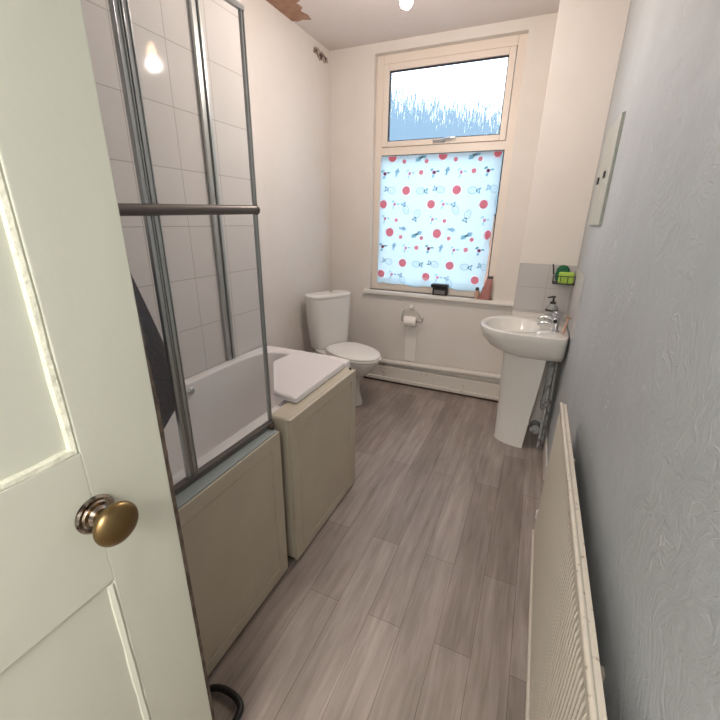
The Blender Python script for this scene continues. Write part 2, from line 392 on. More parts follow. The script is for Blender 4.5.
# ------------------------------------------------------------------ window
YF = 3.43
w = bpy.data.objects.new('window_1', None); COL.objects.link(w); w.location = (-.85, YF, WZ0)
struct(w, 'cream framed window with a top-hung upper pane and patterned film on the lower pane', 'window')
def frame(bm, x0, x1, z0, z1, t, y0, y1, bev=.004, tb=None):
    tb = tb or t
    box(bm, x0, x0+t, y0, y1, z0, z1, bev=bev); box(bm, x1-t, x1, y0, y1, z0, z1, bev=bev)
    box(bm, x0+t, x1-t, y0, y1, z1-t, z1, bev=bev); box(bm, x0+t, x1-t, y0, y1, z0, z0+tb, bev=bev)
bm = bmesh.new()
frame(bm, WX0, WX1, WZ0, WZ1, .062, YF, YF+.07)
box(bm, WX0+.06, WX1-.06, YF, YF+.07, 2.015, 2.075, bev=.004)   # transom
obj('window_frame', bm, M['window_white'], w, True)
bm = bmesh.new(); frame(bm, WX0+.066, WX1-.066, 2.076, WZ1-.066, .045, YF-.012, YF+.05, tb=.04)
sash = obj('sash', bm, M['window_white'], w, True)
bm = bmesh.new(); frame(bm, WX0+.112, WX1-.112, 2.117, WZ1-.112, .006, YF+.002, YF+.03, bev=0)
obj('gasket', bm, M['rubber'], sash)
bx('pane', (WX0+.115, WX1-.115, YF+.024, YF+.030, 2.118, WZ1-.112), M['obscure'], sash)
bm = bmesh.new()   # catch handle
box(bm, -.90, -.80, YF-.024, YF-.013, 2.085, 2.108, bev=.004)
tube(bm, smooth_path([(-.835, YF-.03, 2.10), (-.80, YF-.045, 2.104), (-.76, YF-.05, 2.108), (-.72, YF-.045, 2.112)]), .008)
obj('catch_handle', bm, M['chrome'], sash, True)
bm = bmesh.new(); frame(bm, WX0+.062, WX1-.062, WZ0+.062, 2.015, .008, YF+.01, YF+.03, bev=0)
obj('gasket', bm, M['rubber'], w)
bx('pane', (WX0+.068, WX1-.068, YF+.034, YF+.040, WZ0+.068, 2.012), M['glass'], w)
bm = bmesh.new(); box(bm, WX0-.045, -.108, 3.335, YF+.002, WZ0-.032, WZ0, bev=.006)
struct(obj('window_sill', bm, M['seat'], w, True), None)

# patterned film taped over the lower pane, right edge curling
FX0, FX1, FZ0, FZ1 = WX0+.060, WX1-.062, .948, 2.008
FW, FH = FX1-FX0, FZ1-FZ0
def film_pt(u, v, lift=0.0):
    """u 0..1 left-right, v 0..1 top-bottom"""
    x = FX0 + u*FW; z = FZ1 - v*FH; y = YF-.004
    e = max(0.0, u-.93)/.07
    edge = .5*math.sin(v*23)+.3*math.sin(v*41+1)
    x -= e*(.006+.012*max(0, edge) + .02*v)
    y -= e*(.006+.006*edge)
    b = max(0.0, v-.95)/.05
    z += b*(.006*math.sin(u*31)+.007*math.sin(u*13))
    y -= b*.006*(1+math.sin(u*17))
    return Vector((x, y-lift, z))
film_bm = bmesh.new(); NU, NV = 60, 60
G = [[film_bm.verts.new(film_pt(i/NU, j/NV)) for i in range(NU+1)] for j in range(NV+1)]
for j in range(NV):
    for i in range(NU):
        film_bm.faces.new((G[j][i], G[j+1][i], G[j+1][i+1], G[j][i+1]))
def decal(pts, mi, layer=1):
    pts = [(min(max(u, 0.004), .996), min(max(v, 0.004), .996)) for u, v in pts]
    vs = [film_bm.verts.new(film_pt(u, v, .0006*layer)) for u, v in pts]
    try:
        f = film_bm.faces.new(vs); f.material_index = mi
    except ValueError: pass
def quadstrip(P, wd, mi, layer=1):     # stroke through points in metres (x right, z down)
    for (a, b) in zip(P, P[1:]):
        dx, dy = b[0]-a[0], b[1]-a[1]; l = math.hypot(dx, dy) or 1
        nx, ny = -dy/l*wd/2, dx/l*wd/2
        decal([((a[0]+nx)/FW, (a[1]+ny)/FH), ((b[0]+nx)/FW, (b[1]+ny)/FH), ((b[0]-nx)/FW, (b[1]-ny)/FH), ((a[0]-nx)/FW, (a[1]-ny)/FH)], mi, layer)
def disc(x, z, r, mi, layer=1, ry=None, n=20, rot=0):
    ry = ry or r; P = []
    for k in range(n):
        a = 2*PI*k/n; px, pz = r*math.cos(a), ry*math.sin(a)
        P.append(((x+px*math.cos(rot)-pz*math.sin(rot))/FW, (z+px*math.sin(rot)+pz*math.cos(rot))/FH))
    decal(P, mi, layer)
def inside(x, z, m=.0): return m < x < FW-m and -.004 < z < FH-m
def rotp(x, z, P, a, s=1):
    return [(x+s*(px*math.cos(a)-pz*math.sin(a)), z+s*(px*math.sin(a)+pz*math.cos(a))) for px, pz in P]
def fish_outline(x, z, a, mi):
    if not inside(x, z, .03): return
    E = [(.036*math.cos(t), .025*math.sin(t)) for t in [2*PI*k/14 for k in range(15)]]
    quadstrip(rotp(x, z, E, a), .0065, mi)
    quadstrip(rotp(x, z, [(-.026, 0), (-.060, -.020), (-.052, .002), (-.062, .022), (-.026, 0)], a), .009, mi)
    quadstrip(rotp(x, z, [(.008, -.016), (.012, 0), (.006, .015)], a), .0035, mi)
    quadstrip(rotp(x, z, [(-.010, -.004), (-.003, .004), (-.012, .010)], a), .004, mi)
    disc(*rotp(x, z, [(.019, -.005)], a)[0], .0035, 3, 2, n=8)
def fish_solid(x, z, a, mi):
    if not inside(x, z, .02): return
    disc(x, z, .028, mi, 1, .014, 14, a)
    decal([(p/FW, q/FH) for p, q in rotp(x, z, [(-.020, 0), (-.042, -.017), (-.036, .002), (-.044, .017)], a)], mi)
    decal([(p/FW, q/FH) for p, q in rotp(x, z, [(-.004, -.008), (.010, -.009), (-.008, -.026)], a)], mi)
    decal([(p/FW, q/FH) for p, q in rotp(x, z, [(-.004, .008), (.010, .009), (.012, .026)], a)], mi)
def darts(x, z, a):
    if not inside(x, z, .02): return
    disc(x, z, .012, 5, 2, .014, 12, a)
    for (px, pz, aa) in ((.030, -.008, 0), (-.020, -.020, 2.4), (-.006, .028, 1.7)):
        c = rotp(x, z, [(px, pz)], a)[0]
        disc(c[0], c[1], .014, 3, 1, .0065, 8, a+aa)
K = FW/476.0       # pattern unit
for ci in range(-1, 4):
    for cj in range(-1, 3):
        X = (50 + ci*204)*K; Z = (4 + cj*277)*K*1.035
        def P(dx, dz): return X+dx*K, Z+dz*K*1.035
        for dx, dz, r in ((0, 0, 17), (64, 120, 16), (-33, 170, 15.5), (160, 172, 0)):
            x, z = P(dx, dz)
            if r and inside(x, z): disc(x, z, (r+4)*K, 2, 1); disc(x, z, r*K, 1, 2)
        for dx, dz, r in ((50, 17, 8), (122, 57, 9), (27, 230, 7.5), (141, 296, 8)):
            x, z = P(dx, dz)
            if inside(x, z, .005): disc(x, z, r*K, 1, 2, n=14)
        for dx, dz, a in ((-28, 58, 0), (75, 60, .1), (17, 170, .2), (-23, 225, 0.1), (172, 58, .05)):
            darts(*P(dx, dz), a)
        for dx, dz, a, s in ((22, 52, -1.3, 0), (0, 118, 0.2, 1), (124, 122, 3.2, 1), (67, 190, 1.1, 1), (115, 205, -1.2, 1),
                             (130, 0, -.5, 0), (60, 262, .1, 0), (108, 288, 2.6, 0)):
            x, z = P(dx, dz)
            (fish_outline if s else fish_solid)(x, z, a, 4 if (dx+int(dz)) % 3 else 3)
fo = obj('window_film', film_bm, [M['film'], M['film_red'], M['film_halo'], M['film_teal'], M['film_blue'], M['film_plum']], w)

# outside: neighbouring roof seen blurred through the streaked pane
t = thing('neighbouring_house', 'blue-grey roof of a neighbouring house seen blurred through the streaked upper pane', 'house', (-2.5, 6.4, -2))
bx('wall', (-6, 2.5, 6.0, 9.0, -3, 1.58), M['brick_out'], t)
bm = bmesh.new()
prof = lambda x, z: [(x, 5.8, 1.6), (x, 7.5, z), (x, 9.2, 1.6)]
loft(bm, [prof(-6.2, 4.40), prof(2.7, 2.43)])
obj('roof', bm, M['slate'], t)

# ------------------------------------------------------------------ skirting & pipes on the window wall
t = thing('boxed_skirting', 'off-white boxed skirting below the window with a dark gap under it', 'skirting', (-.9, 3.33, 0))
t['kind'] = 'structure'; t.name = 'baseboard_back'
x0, x1 = XL+.001, -.106
bx('board', (x0, x1, 3.335, 3.38, .030, .165), M['skirt'], t, .004)
bx('moulding', (x0, x1, 3.315, 3.338, .022, .055), M['skirt'], t, .006)
bx('gap_strip', (x0, x1, 3.330, 3.378, 0, .022), M['gap'], t)
bm = bmesh.new(); tube(bm, [(x0+.01, 3.345, .205), (-1.3, 3.343, .207), (-.7, 3.343, .222), (x1-.003, 3.343, .237)], .024, 16)
for x in (-1.25, -.62):
    tube(bm, [(x, 3.35, .21), (x+.03, 3.35, .211)], .027, 16)
obj('pipe', bm, M['pipe'], t, True)
struct(bx('baseboard_right', (XR-.012, XR, 2.30, 2.999, 0, .10), M['skirt'], None, .003))

# ------------------------------------------------------------------ door
dx = -.58; y0, y1 = -.345, .42
d = thing('door_1', 'open cream gloss-painted panelled door with a brass knob, on the left', 'door', (dx, y0, 0)); d['kind'] = 'structure'
bm = bmesh.new()
box(bm, dx-.036, dx-.010, y0+.02, y1-.02, 1.10, 2.05); box(bm, dx-.036, dx-.005, y0+.02, y1-.02, .02, 1.0)   # recessed panels
yo = .285; yi = y0+.11; ym0, ym1 = -.01, .06
box(bm, dx-.042, dx, yo, y1, .012, 2.06, bev=.0035)                      # lock stile
box(bm, dx-.042, dx, y0, yi, .012, 2.06, bev=.002)                       # hinge stile
for z0_, z1_ in ((.912, 1.165), (.012, .22), (1.94, 2.06)):
    box(bm, dx-.042, dx-.0004, yi, yo+.0008, z0_, z1_, bev=.001)             # rails
for z0_, z1_ in ((1.165, 1.94), (.22, .912)):
    box(bm, dx-.042, dx-.0006, ym0, ym1, z0_, z1_, bev=.001)                # muntins
obj('door_leaf', bm, M['door'], d, True)
bm = bmesh.new()                                                         # painted mouldings
def mould(bm, pts, r, jig=.0006):
    P = []
    for a, b in zip(pts, pts[1:]):
        n = 14
        for k in range(n): P.append(tuple(a[i]+(b[i]-a[i])*k/n for i in range(3)))
    P.append(pts[-1])
    P = [(p[0], p[1]+random.uniform(-jig, jig), p[2]+random.uniform(-jig, jig)) for p in P]
    rr = [r*random.uniform(.88, 1.12) for _ in P]
    tube(bm, P, rr, 8)
for a, b in ((ym1, yo), (yi, ym0)):
    X = dx-.009
    mould(bm, [(X, a+.002, 1.167), (X, b-.002, 1.167)], .0085); mould(bm, [(X, b-.003, 1.167), (X, b-.003, 1.935)], .0085)
    mould(bm, [(X, a+.003, 1.167), (X, a+.003, 1.935)], .0085)
obj('upper_moulding', bm, M['door_caulk'], d, True)['label'] = 'yellowed lumpy moulding round the upper panels'
bm = bmesh.new()
for a, b in ((ym1, yo), (yi, ym0)):
    mould(bm, [(dx-.009, b-.004, .905), (dx-.009, b-.004, .225)], .0095, .0003)
    mould(bm, [(dx-.0055, a+.002, .9105), (dx-.0055, b-.002, .9105)], .003, .0002)
obj('lower_moulding', bm, M['door'], d, True)
# worn bare-wood leading edge
bm = bmesh.new(); n = 90; rnd = random.Random(3)
prof_in, prof_out = [], []
for k in range(n+1):
    z = .015 + (1.42-.015)*k/n
    wdt = .0150 if z < 1.18 else max(.0008, .0150*(1-(z-1.18)/.24))
    wob = rnd.uniform(0, .0035) if .95 < z < 1.3 else rnd.uniform(0, .0012)
    prof_in.append((y1-.0035-wob*.8, z)); prof_out.append((y1+wdt*.75-wob*.4, z))
loft(bm, [[(dx-.038, a[0], a[1]), (dx-.0008, a[0], a[1]), (dx-.005, b[0], b[1]), (dx-.038, b[0], b[1])] for a, b in zip(prof_in, prof_out)])
obj('worn_edge', bm, M['wood'], d)['label'] = 'bare chipped wood along the leading edge'
# knob
kc = (dx, .284, 1.054)
bm = bmesh.new(); lathe(bm, [(.031, 0), (.031, .003), (.028, .006), (.024, .006), (.022, .009), (.017, .010), (.013, .015)], kc, 'X', 36)
rz = obj('rosette', bm, M['rosette'], d, True)
bm = bmesh.new(); prof = [(.013, .010), (.0125, .026), (.018, .030)]
for k in range(0, 15):
    a = -PI/2 + .45 + (PI-.45)*k/14
    prof.append((max(.0006, .0345*math.cos(a)), .050+.0185*math.sin(a)))
lathe(bm, prof, (kc[0], kc[1], kc[2]), 'X', 40)
obj('door_knob', bm, M['brass'], d, True, angle=80)['label'] = 'aged brass oval knob'

# black bent tube on the floor by the door
bm = bmesh.new()
tube(bm, smooth_path([(-.797, .49, .012), (-.790, .560, .016), (-.755, .586, .022), (-.70, .590, .026), (-.655, .578, .026), (-.640, .550, .025), (-.645, .505, .020), (-.66, .45, .015), (-.68, .40, .0115)], 7), .0108, 12)
tag(obj('bent_tube_handle', bm, M['black'], None, True), 'black bent metal tube loop lying on the floor beside the door', 'handle')

# ------------------------------------------------------------------ bath
BZ = .725
t = thing('bathtub', 'white bath behind the glass screen, with a beige side panel', 'bathtub', (-1.2, 1.1, 0))
bm = bmesh.new()
cx, cy, a, b = -1.2245, 1.1075, .3195, .8475
def rr(a_, b_, z, n): return sring(cx, cy, z, a_, b_, n, seg=72)
loft(bm, [rr(a-.02, b-.02, .10, 30), rr(a-.02, b-.02, BZ-.05, 30), rr(a, b, BZ-.045, 30), rr(a, b, BZ-.006, 30), rr(a-.006, b-.006, BZ, 24),
          rr(a-.045, b-.07, BZ+.001, 7), rr(a-.058, b-.085, BZ-.012, 6), rr(a-.085, b-.13, BZ-.20, 5.5), rr(a-.115, b-.20, BZ-.36, 5), rr(a-.17, b-.30, BZ-.40, 4)])
obj('tub', bm, M['acrylic'], t, True, angle=50)
bm = bmesh.new(); box(bm, -.906, -.818, .255, 1.083, BZ-.05, BZ+.004, bev=.008)
obj('rim_ledge', bm, M['beige_dark'], t, True)['label'] = 'blue-grey rim ledge under the screen'
def inset_panel(bm, X, ya, yb, za, zb, th, mrg, grv=.006, dep=.004, bev=.006):
    box(bm, X-th, X-dep, ya, yb, za, zb, bev=bev)
    box(bm, X-dep-.004, X, ya, ya+mrg, za, zb, bev=.0035); box(bm, X-dep-.004, X, yb-mrg, yb, za, zb, bev=.0035)
    box(bm, X-dep-.004, X, ya+mrg-.004, yb-mrg+.004, za, za+mrg, bev=.0035); box(bm, X-dep-.004, X, ya+mrg-.004, yb-mrg+.004, zb-mrg, zb, bev=.0035)
    box(bm, X-dep-.004, X-.0012, ya+mrg+grv, yb-mrg-grv, za+mrg+grv, zb-mrg-grv, bev=.003)
bm = bmesh.new(); inset_panel(bm, -.812, .255, 1.085, .018, BZ-.003, .03, .055)
p = obj('side_panel', bm, M['beige'], t, True); p['label'] = 'beige side panel with a moulded inset'
bm = bmesh.new(); box(bm, -.90, -.842, 1.045, 1.075, .0, BZ-.05)
obj('support_post', bm, M['wood'], t)
bm = bmesh.new(); box(bm, -.90, -.845, .30, .33, 0, BZ-.05)
obj('support_post', bm, M['wood'], t)
bm = bmesh.new(); tube(bm, [(-.845, 1.0, 0), (-.835, 1.0, .02)], .008, 10); obj('foot', bm, M['gap'], t)
for (x_, y_) in ((-1.45, .5), (-1.0, .5), (-1.45, 1.75), (-1.0, 1.75)):
    bm = bmesh.new(); tube(bm, [(x_, y_, 0), (x_, y_, .12)], .02, 12); obj('foot', bm, M['gap'], t, True)
bm = bmesh.new(); lathe(bm, [(.021, 0), (.021, .006), (.015, .012), (.004, .014)], (-1.4785, 1.272, BZ-.042), 'X', 24)
obj('overflow_cover', bm, M['chrome'], t, True)
bm = bmesh.new(); lathe(bm, [(.026, 0), (.026, .004), (.01, .006)], (-1.22, .55, BZ-.4), 'Z', 24)
obj('plug', bm, M['chrome'], t, True)

# ------------------------------------------------------------------ bath screen
SZ0, SZ1 = BZ+.006, 2.058
t = thing('bath_screen', 'folding glass bath screen with chrome stiles and a grey middle rail', 'shower screen', (-.865, .7, SZ0))
def stile(name, X, Y, z0, z1, wd, dp, par, axis='y'):
    bm = bmesh.new()
    k = wd/4
    if axis == 'y':
        box(bm, X-dp/2, X+dp/2, Y-wd/2, Y-wd/2+k, z0, z1, bev=.003); box(bm, X-dp/2*.45, X+dp/2*.45, Y-wd/2+k, Y+wd/2-k, z0, z1)
        box(bm, X-dp/2, X+dp/2, Y+wd/2-k, Y+wd/2, z0, z1, bev=.003)
    return obj(name, bm, M['alu'], par, True)
sx0, sxn = -.862, -.885     # far and near x (screen stands slightly askew)
def sx(y): return sx0 + (sxn-sx0)*(1.10-y)/.85
stile('stile', sx(1.094), 1.094, SZ0, SZ1, .015, .010, t)
stile('stile', sx(.705), .7015, SZ0, SZ1, .019, .014, t); stile('stile', sx(.705), .7225, SZ0, SZ1, .019, .014, t)
stile('stile', sx(.265), .265, SZ0, SZ1, .022, .026, t)
for ya, yb in ((.276, .692), (.732, 1.0865)):
    bm = bmesh.new(); X = (sx(ya)+sx(yb))/2
    vs = [[(sx(y)-.003, y, z), (sx(y)+.003, y, z)] for y, z in ()]
    loft(bm, [[(sx(y)+s*.003, y, SZ0+.01), (sx(y)+s*.003, y, SZ1-.004)][::1] + [(sx(y)-s*.003, y, SZ1-.004), (sx(y)-s*.003, y, SZ0+.01)] for s in (1,) for y in (ya, yb)])
    obj('glass_pane', bm, M['glass'], t)
bm = bmesh.new()
loft(bm, [[(sx(y)-.010, y, SZ0), (sx(y)+.012, y, SZ0), (sx(y)+.012, y, SZ0+.018), (sx(y)-.010, y, SZ0+.018)] for y in (.256, 1.103)])
obj('bottom_rail', bm, M['bronze'], t)
bm = bmesh.new()
loft(bm, [[(sx(y)-.006, y, SZ1-.012), (sx(y)+.006, y, SZ1-.012), (sx(y)+.006, y, SZ1), (sx(y)-.006, y, SZ1)] for y in (.256, 1.102)])
obj('top_rail', bm, M['alu'], t)
bm = bmesh.new(); tube(bm, [(sx(.30)+.020, .30, 1.512), (sx(.62)+.020, .62, 1.513), (sx(1.108)+.020, 1.070, 1.525)], .0135, 20)
tube(bm, [(sx(1.108)+.020, 1.069, 1.525), (sx(1.108)+.020, 1.075, 1.525)], .0150, 20)
obj('middle_rail', bm, M['bronze'], t, True)
bm = bmesh.new(); box(bm, -.852, -.832, 1.068, 1.082, BZ+.004, BZ+.020, bev=.003)
obj('corner_seal', bm, M['gap'], t, True)

# metal channel on the tiled wall above the bath rim
t = thing('wall_channel', 'upright aluminium channel fixed to the white tiles above the bath rim', 'wall channel', (-1.545, 1.64, BZ))
bm = bmesh.new(); box(bm, -1.549, -1.53, 1.610, 1.638, BZ+.004, 2.60, bev=.004); obj('channel', bm, M['alu'], t, True)
bm = bmesh.new(); box(bm, -1.549, -1.520, 1.641, 1.660, BZ+.004, 2.60, bev=.004); obj('channel', bm, M['alu'], t, True)

# charcoal towel hung over the hidden part of the middle rail, inside the screen
bm = bmesh.new(); nu, nv = 14, 28; rows = []
for j in range(nv+1):
    v = j/nv; z = 2.068 - v*1.183
    w_ = max(0, (v-.44)/.56)
    yl = .36 - .03*v; yr = .56+.04*min(1, v/.44) + (.20*(w_**.9) if w_ < .86 else .20*(.86**.9) - (w_-.86)*.75)
    row = []
    for i in range(nu+1):
        u = i/nu
        y = yl+(yr-yl)*u
        x = -.905 - .020*min(1, v*5) - .010*math.sin(u*9+v*2)*(min(v*3, 1)) - .006*v
        row.append((x, y, z + (.03*u if v > .9 else 0)))
    rows.append(row)
front = [[(sx(y)+dx_, y, zz) for (x, y, z) in rows[0]] for dx_, zz in ((.016, 1.86), (.016, 2.04), (.012, 2.068), (-.012, 2.070))]
rows = front + rows; nv = len(rows)-1
vs = [[bm.verts.new(p) for p in r] for r in rows]
for j in range(nv):
    for i in range(nu): bm.faces.new((vs[j][i], vs[j+1][i], vs[j+1][i+1], vs[j][i+1]))
o = obj('towel', bm, M['cloth'], None, True, angle=False)
sm = o.modifiers.new('sol', 'SOLIDIFY'); sm.thickness = .008
tag(o, 'charcoal grey towel draped over the bath screen, hanging inside the glass next to the door', 'towel')

# ------------------------------------------------------------------ shallow beige cabinet + white board
t = thing('panel_cabinet', 'shallow beige cabinet with an inset front panel beyond the bath screen', 'cabinet', (-.85, 1.45, 0))
CZ = .748
bm = bmesh.new(); box(bm, -.902, -.812, 1.135, 1.770, .022, CZ, bev=.010, seg=3)
obj('body', bm, M['beige'], t, True)
bm = bmesh.new(); inset_panel(bm, -.797, 1.138, 1.767, .016, CZ-.004, .020, .052, bev=.006)
obj('front_panel', bm, M['beige'], t, True)
bm = bmesh.new(); box(bm, -.895, -.83, 1.15, 1.755, 0, .03); obj('plinth', bm, M['gap'], t)
bm = bmesh.new(); lathe(bm, [(.007, 0), (.007, .006), (.003, .010)], (-.822, 1.745, CZ), 'Z', 14); obj('hinge_pin', bm, M['dark_metal'], t, True)

bm = bmesh.new()
quad = [(-.848, 1.262), (-.856, 1.765), (-1.195, 1.835), (-1.215, 1.60), (-.985, 1.285)]
def inset(q, k):
    c = Vector((sum(p[0] for p in q)/len(q), sum(p[1] for p in q)/len(q))); return [tuple(c+(Vector(p)-c)*(1-k)) for p in q]
def rquad(q, z, r=.02, n=5):
    out = []
    for i in range(len(q)):
        p = Vector(q[i]); a_ = (Vector(q[i-1])-p).normalized(); b_ = (Vector(q[(i+1) % len(q)])-p).normalized()
        s, e = p+a_*r, p+b_*r
        for k in range(n):
            tt = k/(n-1); m_ = s*(1-tt)**2 + p*2*tt*(1-tt) + e*tt*tt
            out.append((m_.x, m_.y, z))
    return out
z0 = CZ+.0015
loft(bm, [rquad(inset(quad, .02), z0), rquad(quad, z0+.005), rquad(quad, z0+.012), rquad(inset(quad, .015), z0+.0135), rquad(inset(quad, .015), z0+.015), rquad(inset(quad, .005), z0+.016), rquad(inset(quad, .008), z0+.023), rquad(inset(quad, .03), z0+.028)])
tag(obj('white_lid', bm, M['board'], None, True, angle=35), 'flat white plastic lid lying on top of the beige cabinet and the bath rim', 'lid')

# ------------------------------------------------------------------ toilet (built facing +x, then turned)
t = thing('toilet', 'white close-coupled toilet with closed lid in the far left corner', 'toilet', (0, 0, 0))
bm = bmesh.new()
def cs(z, a_, b_, cx_=.10, n=4.2): return sring(cx_, 0, z, a_, b_*.92, n, seg=48)
loft(bm, [cs(.43, .070, .165, .105), cs(.45, .085, .185, .105), cs(.60, .090, .205), cs(.80, .094, .222), cs(.870, .094, .226), cs(.881, .088, .220)])
cist = obj('cistern', bm, M['ceramic'], t, True, angle=50)
bm = bmesh.new(); loft(bm, [cs(.880, .096, .228, .101), cs(.884, .099, .231, .101), cs(.900, .098, .229, .101), cs(.908, .090, .215, .101, 3.6), cs(.912, .06, .17, .101, 3)])
obj('cistern_lid', bm, M['ceramic'], t, True, angle=50)
bm = bmesh.new(); lathe(bm, [(.020, 0), (.020, .006), (.016, .009), (.004, .0095)], (.10, .03, .9115), 'Z', 20)
obj('flush_button', bm, M['chrome'], t, True)
bm = bmesh.new()
def ps(z, cx_, a_, b_, ab_, n=2.2, nb=2.0): return sring(cx_, 0, z, ab_, b_*.94, n, nb, a_, seg=48)
# a_: reach forward (+x), ab_: reach backward
loft(bm, [ps(0, .36, .17, .115, .25, 3), ps(.03, .36, .165, .112, .25, 3), ps(.10, .36, .135, .10, .26, 2.6), ps(.20, .37, .125, .095, .27, 2.4),
          ps(.28, .38, .18, .125, .30, 2.6), ps(.35, .40, .25, .170, .36, 3), ps(.41, .42, .275, .192, .40, 3.4), ps(.435, .42, .278, .194, .41, 3.6), ps(.44, .42, .270, .188, .40, 3.6)])
obj('pan', bm, M['ceramic'], t, True, angle=50)
bm = bmesh.new()
loft(bm, [ps(.441, .44, .265, .190, .24, 3), ps(.446, .44, .272, .197, .245, 3), ps(.458, .44, .272, .197, .245, 3), ps(.461, .44, .266, .192, .24, 3)])
obj('seat', bm, M['seat'], t, True, angle=50)
bm = bmesh.new()
loft(bm, [ps(.463, .44, .262, .190, .235, 3), ps(.468, .44, .268, .194, .238, 3), ps(.476, .44, .266, .192, .238, 3), ps(.485, .44, .245, .172, .22, 2.8), ps(.489, .44, .16, .11, .14, 2.5)])
obj('seat_lid', bm, M['seat'], t, True, angle=60)
for s in (-1, 1):
    bm = bmesh.new(); tube(bm, [(.205, s*.075-.02, .462), (.205, s*.075+.02, .462)], .012, 12); obj('hinge', bm, M['seat'], t, True)
t.location = (-1.68, 2.963, 0); t.rotation_euler = (0, 0, math.radians(-25))
TOILET = t

# ------------------------------------------------------------------ toilet roll holder
t = thing('toilet_roll_holder', 'chrome ring toilet roll holder with a white roll, below the window', 'toilet roll holder', (-.975, 3.38, .76))
bm = bmesh.new(); lathe(bm, [(.024, -.001), (.024, -.010), (.018, -.022), (.008, -.03)], (-.975, 3.38, .760), 'Y', 20)
obj('wall_mount', bm, M['ceramic'], t, True)
bm = bmesh.new()
tube(bm, smooth_path([(-.975, 3.352, .752), (-1.03, 3.345, .735), (-1.048, 3.335, .70), (-1.048, 3.325, .645), (-1.03, 3.32, .642)], 6), .0045, 8)
tube(bm, smooth_path([(-.975, 3.352, .752), (-.93, 3.345, .735), (-.90, 3.335, .71), (-.868, 3.325, .668)], 6), .0045, 8)
tube(bm, [(-1.045, 3.32, .642), (-.862, 3.32, .642)], .0045, 8)
tube(bm, smooth_path([(-.862, 3.32, .642), (-.850, 3.312, .67), (-.845, 3.31, .69)], 4), .0045, 8)
obj('wire_arm', bm, M['chrome'], t, True)
r = thing('toilet_roll', 'white toilet roll hanging on the chrome holder, a strip of paper trailing down', 'toilet roll', (-.955, 3.32, .55))
bm = bmesh.new(); seg = 32
ro, ri = .047, .017; rings = []
for (rad, x) in ((ri, -1.018), (ro, -1.018), (ro, -.908), (ri, -.908)):
    rings.append([(x, 3.32+rad*math.cos(2*PI*k/seg), .640+rad*math.sin(2*PI*k/seg)) for k in range(seg)])
loft(bm, rings+[rings[0]], False, False)
obj('paper', bm, M['paper'], r, True, angle=40)
bm = bmesh.new(); rings = []
for (rad, x) in ((.0168, -1.0175), (.0150, -1.0175), (.0150, -.9085), (.0168, -.9085)):
    rings.append([(x, 3.32+rad*math.cos(2*PI*k/seg), .640+rad*math.sin(2*PI*k/seg)) for k in range(seg)])
loft(bm, rings+[rings[0]], False, False)
obj('cardboard_core', bm, M['card'], r, True)
bm = bmesh.new()
prof = [(3.3675, .645), (3.3685, .56), (3.370, .48), (3.371, .36), (3.372, .245)]
loft(bm, [[(-1.016, y, z), (-.912, y, z), (-.912, y-.001, z), (-1.016, y-.001, z)] for y, z in prof])
obj('paper_tail', bm, M['paper'], r)

# ------------------------------------------------------------------ basin
RZ = .86
BY, BB = 2.735, .262
XW = XR-.008
t = thing('pedestal_basin', 'white pedestal wash basin on the right wall beside the boxed projection', 'wash basin', (0, BY, 0))
cxb = -.02
def bs(z, af, ab_, b_, cx_=cxb, n=2.3, nb=12): return sring(cx_, BY, z, af, b_, n, nb, ab_, seg=64)
ab = XW - cxb
bm = bmesh.new()
def back(z, front, b_, n=2.3, cx_=cxb): return bs(z, front, XW-cx_-.001, b_, cx_, n)
loft(bm, [back(.675, .11, .13, 2.6, .04), back(.695, .165, .18, 2.5, .03), back(.73, .215, .22, 2.4, .0), back(.78, .25, .246, 2.3, -.015), back(.82, .264, .258, 2.3),
          back(.845, .268, BB, 2.3), back(.856, .266, BB-.001, 2.3), back(RZ, .258, BB-.008, 2.3),
          # inner bowl (rounded), tap ledge left towards the wall
          sring(cxb-.045, BY, RZ, .195, .205, 2.2, 2.6, .155, seg=64), sring(cxb-.045, BY, RZ-.010, .185, .195, 2.2, 2.6, .145, seg=64),
          sring(cxb-.040, BY, RZ-.06, .165, .170, 2.1, 2.3, .125, seg=64), sring(cxb-.03, BY, RZ-.11, .12, .12, 2, 2, .09, seg=64), sring(cxb-.02, BY, RZ-.13, .04, .04, 2, 2, .035, seg=64)])
obj('basin', bm, M['ceramic'], t, True, angle=45)
bm = bmesh.new()
def pdr(z, xf, xb, b_): 
    out = []
    for k in range(25):
        a_ = PI/2 + PI*k/24
        out.append((xb + (xb-xf)*math.cos(a_)*1.0, BY+.01 + b_*math.sin(a_)))
    # superelliptic front, open flat back
    return [(x, y, z) for x, y in out]
loft(bm, [pdr(0, -.098, .105, .115), pdr(.02, -.094, .105, .112), pdr(.30, -.100, .125, .105), pdr(.52, -.112, .145, .115), pdr(.70, -.12, .155, .14)])
obj('pedestal', bm, M['ceramic'], t, True, angle=50)
bm = bmesh.new(); lathe(bm, [(.022, 0), (.022, .004), (.010, .005)], (cxb-.02, BY, RZ-.130), 'Z', 20); obj('waste', bm, M['chrome'], t, True)
for (yy) in (BY-.085, BY+.085):     # two pillar taps
    bm = bmesh.new(); X = XW-.075
    lathe(bm, [(.024, 0), (.024, .006), (.016, .012), (.015, .055), (.019, .060)], (X, yy, RZ), 'Z', 20)
    tube(bm, smooth_path([(X, yy, RZ+.035), (X-.04, yy, RZ+.052), (X-.085, yy, RZ+.048), (X-.10, yy, RZ+.030)], 6), [.013]*10+[.011]*9, 14)
    tp = obj('tap', bm, M['chrome'], t, True)
    bm = bmesh.new(); lathe(bm, [(.021, .060), (.025, .066), (.025, .088), (.021, .093), (.004, .094)], (X, yy, RZ), 'Z', 20)
    obj('tap_head', bm, M['chrome'], tp, True)
bm = bmesh.new()
X = XW-.075
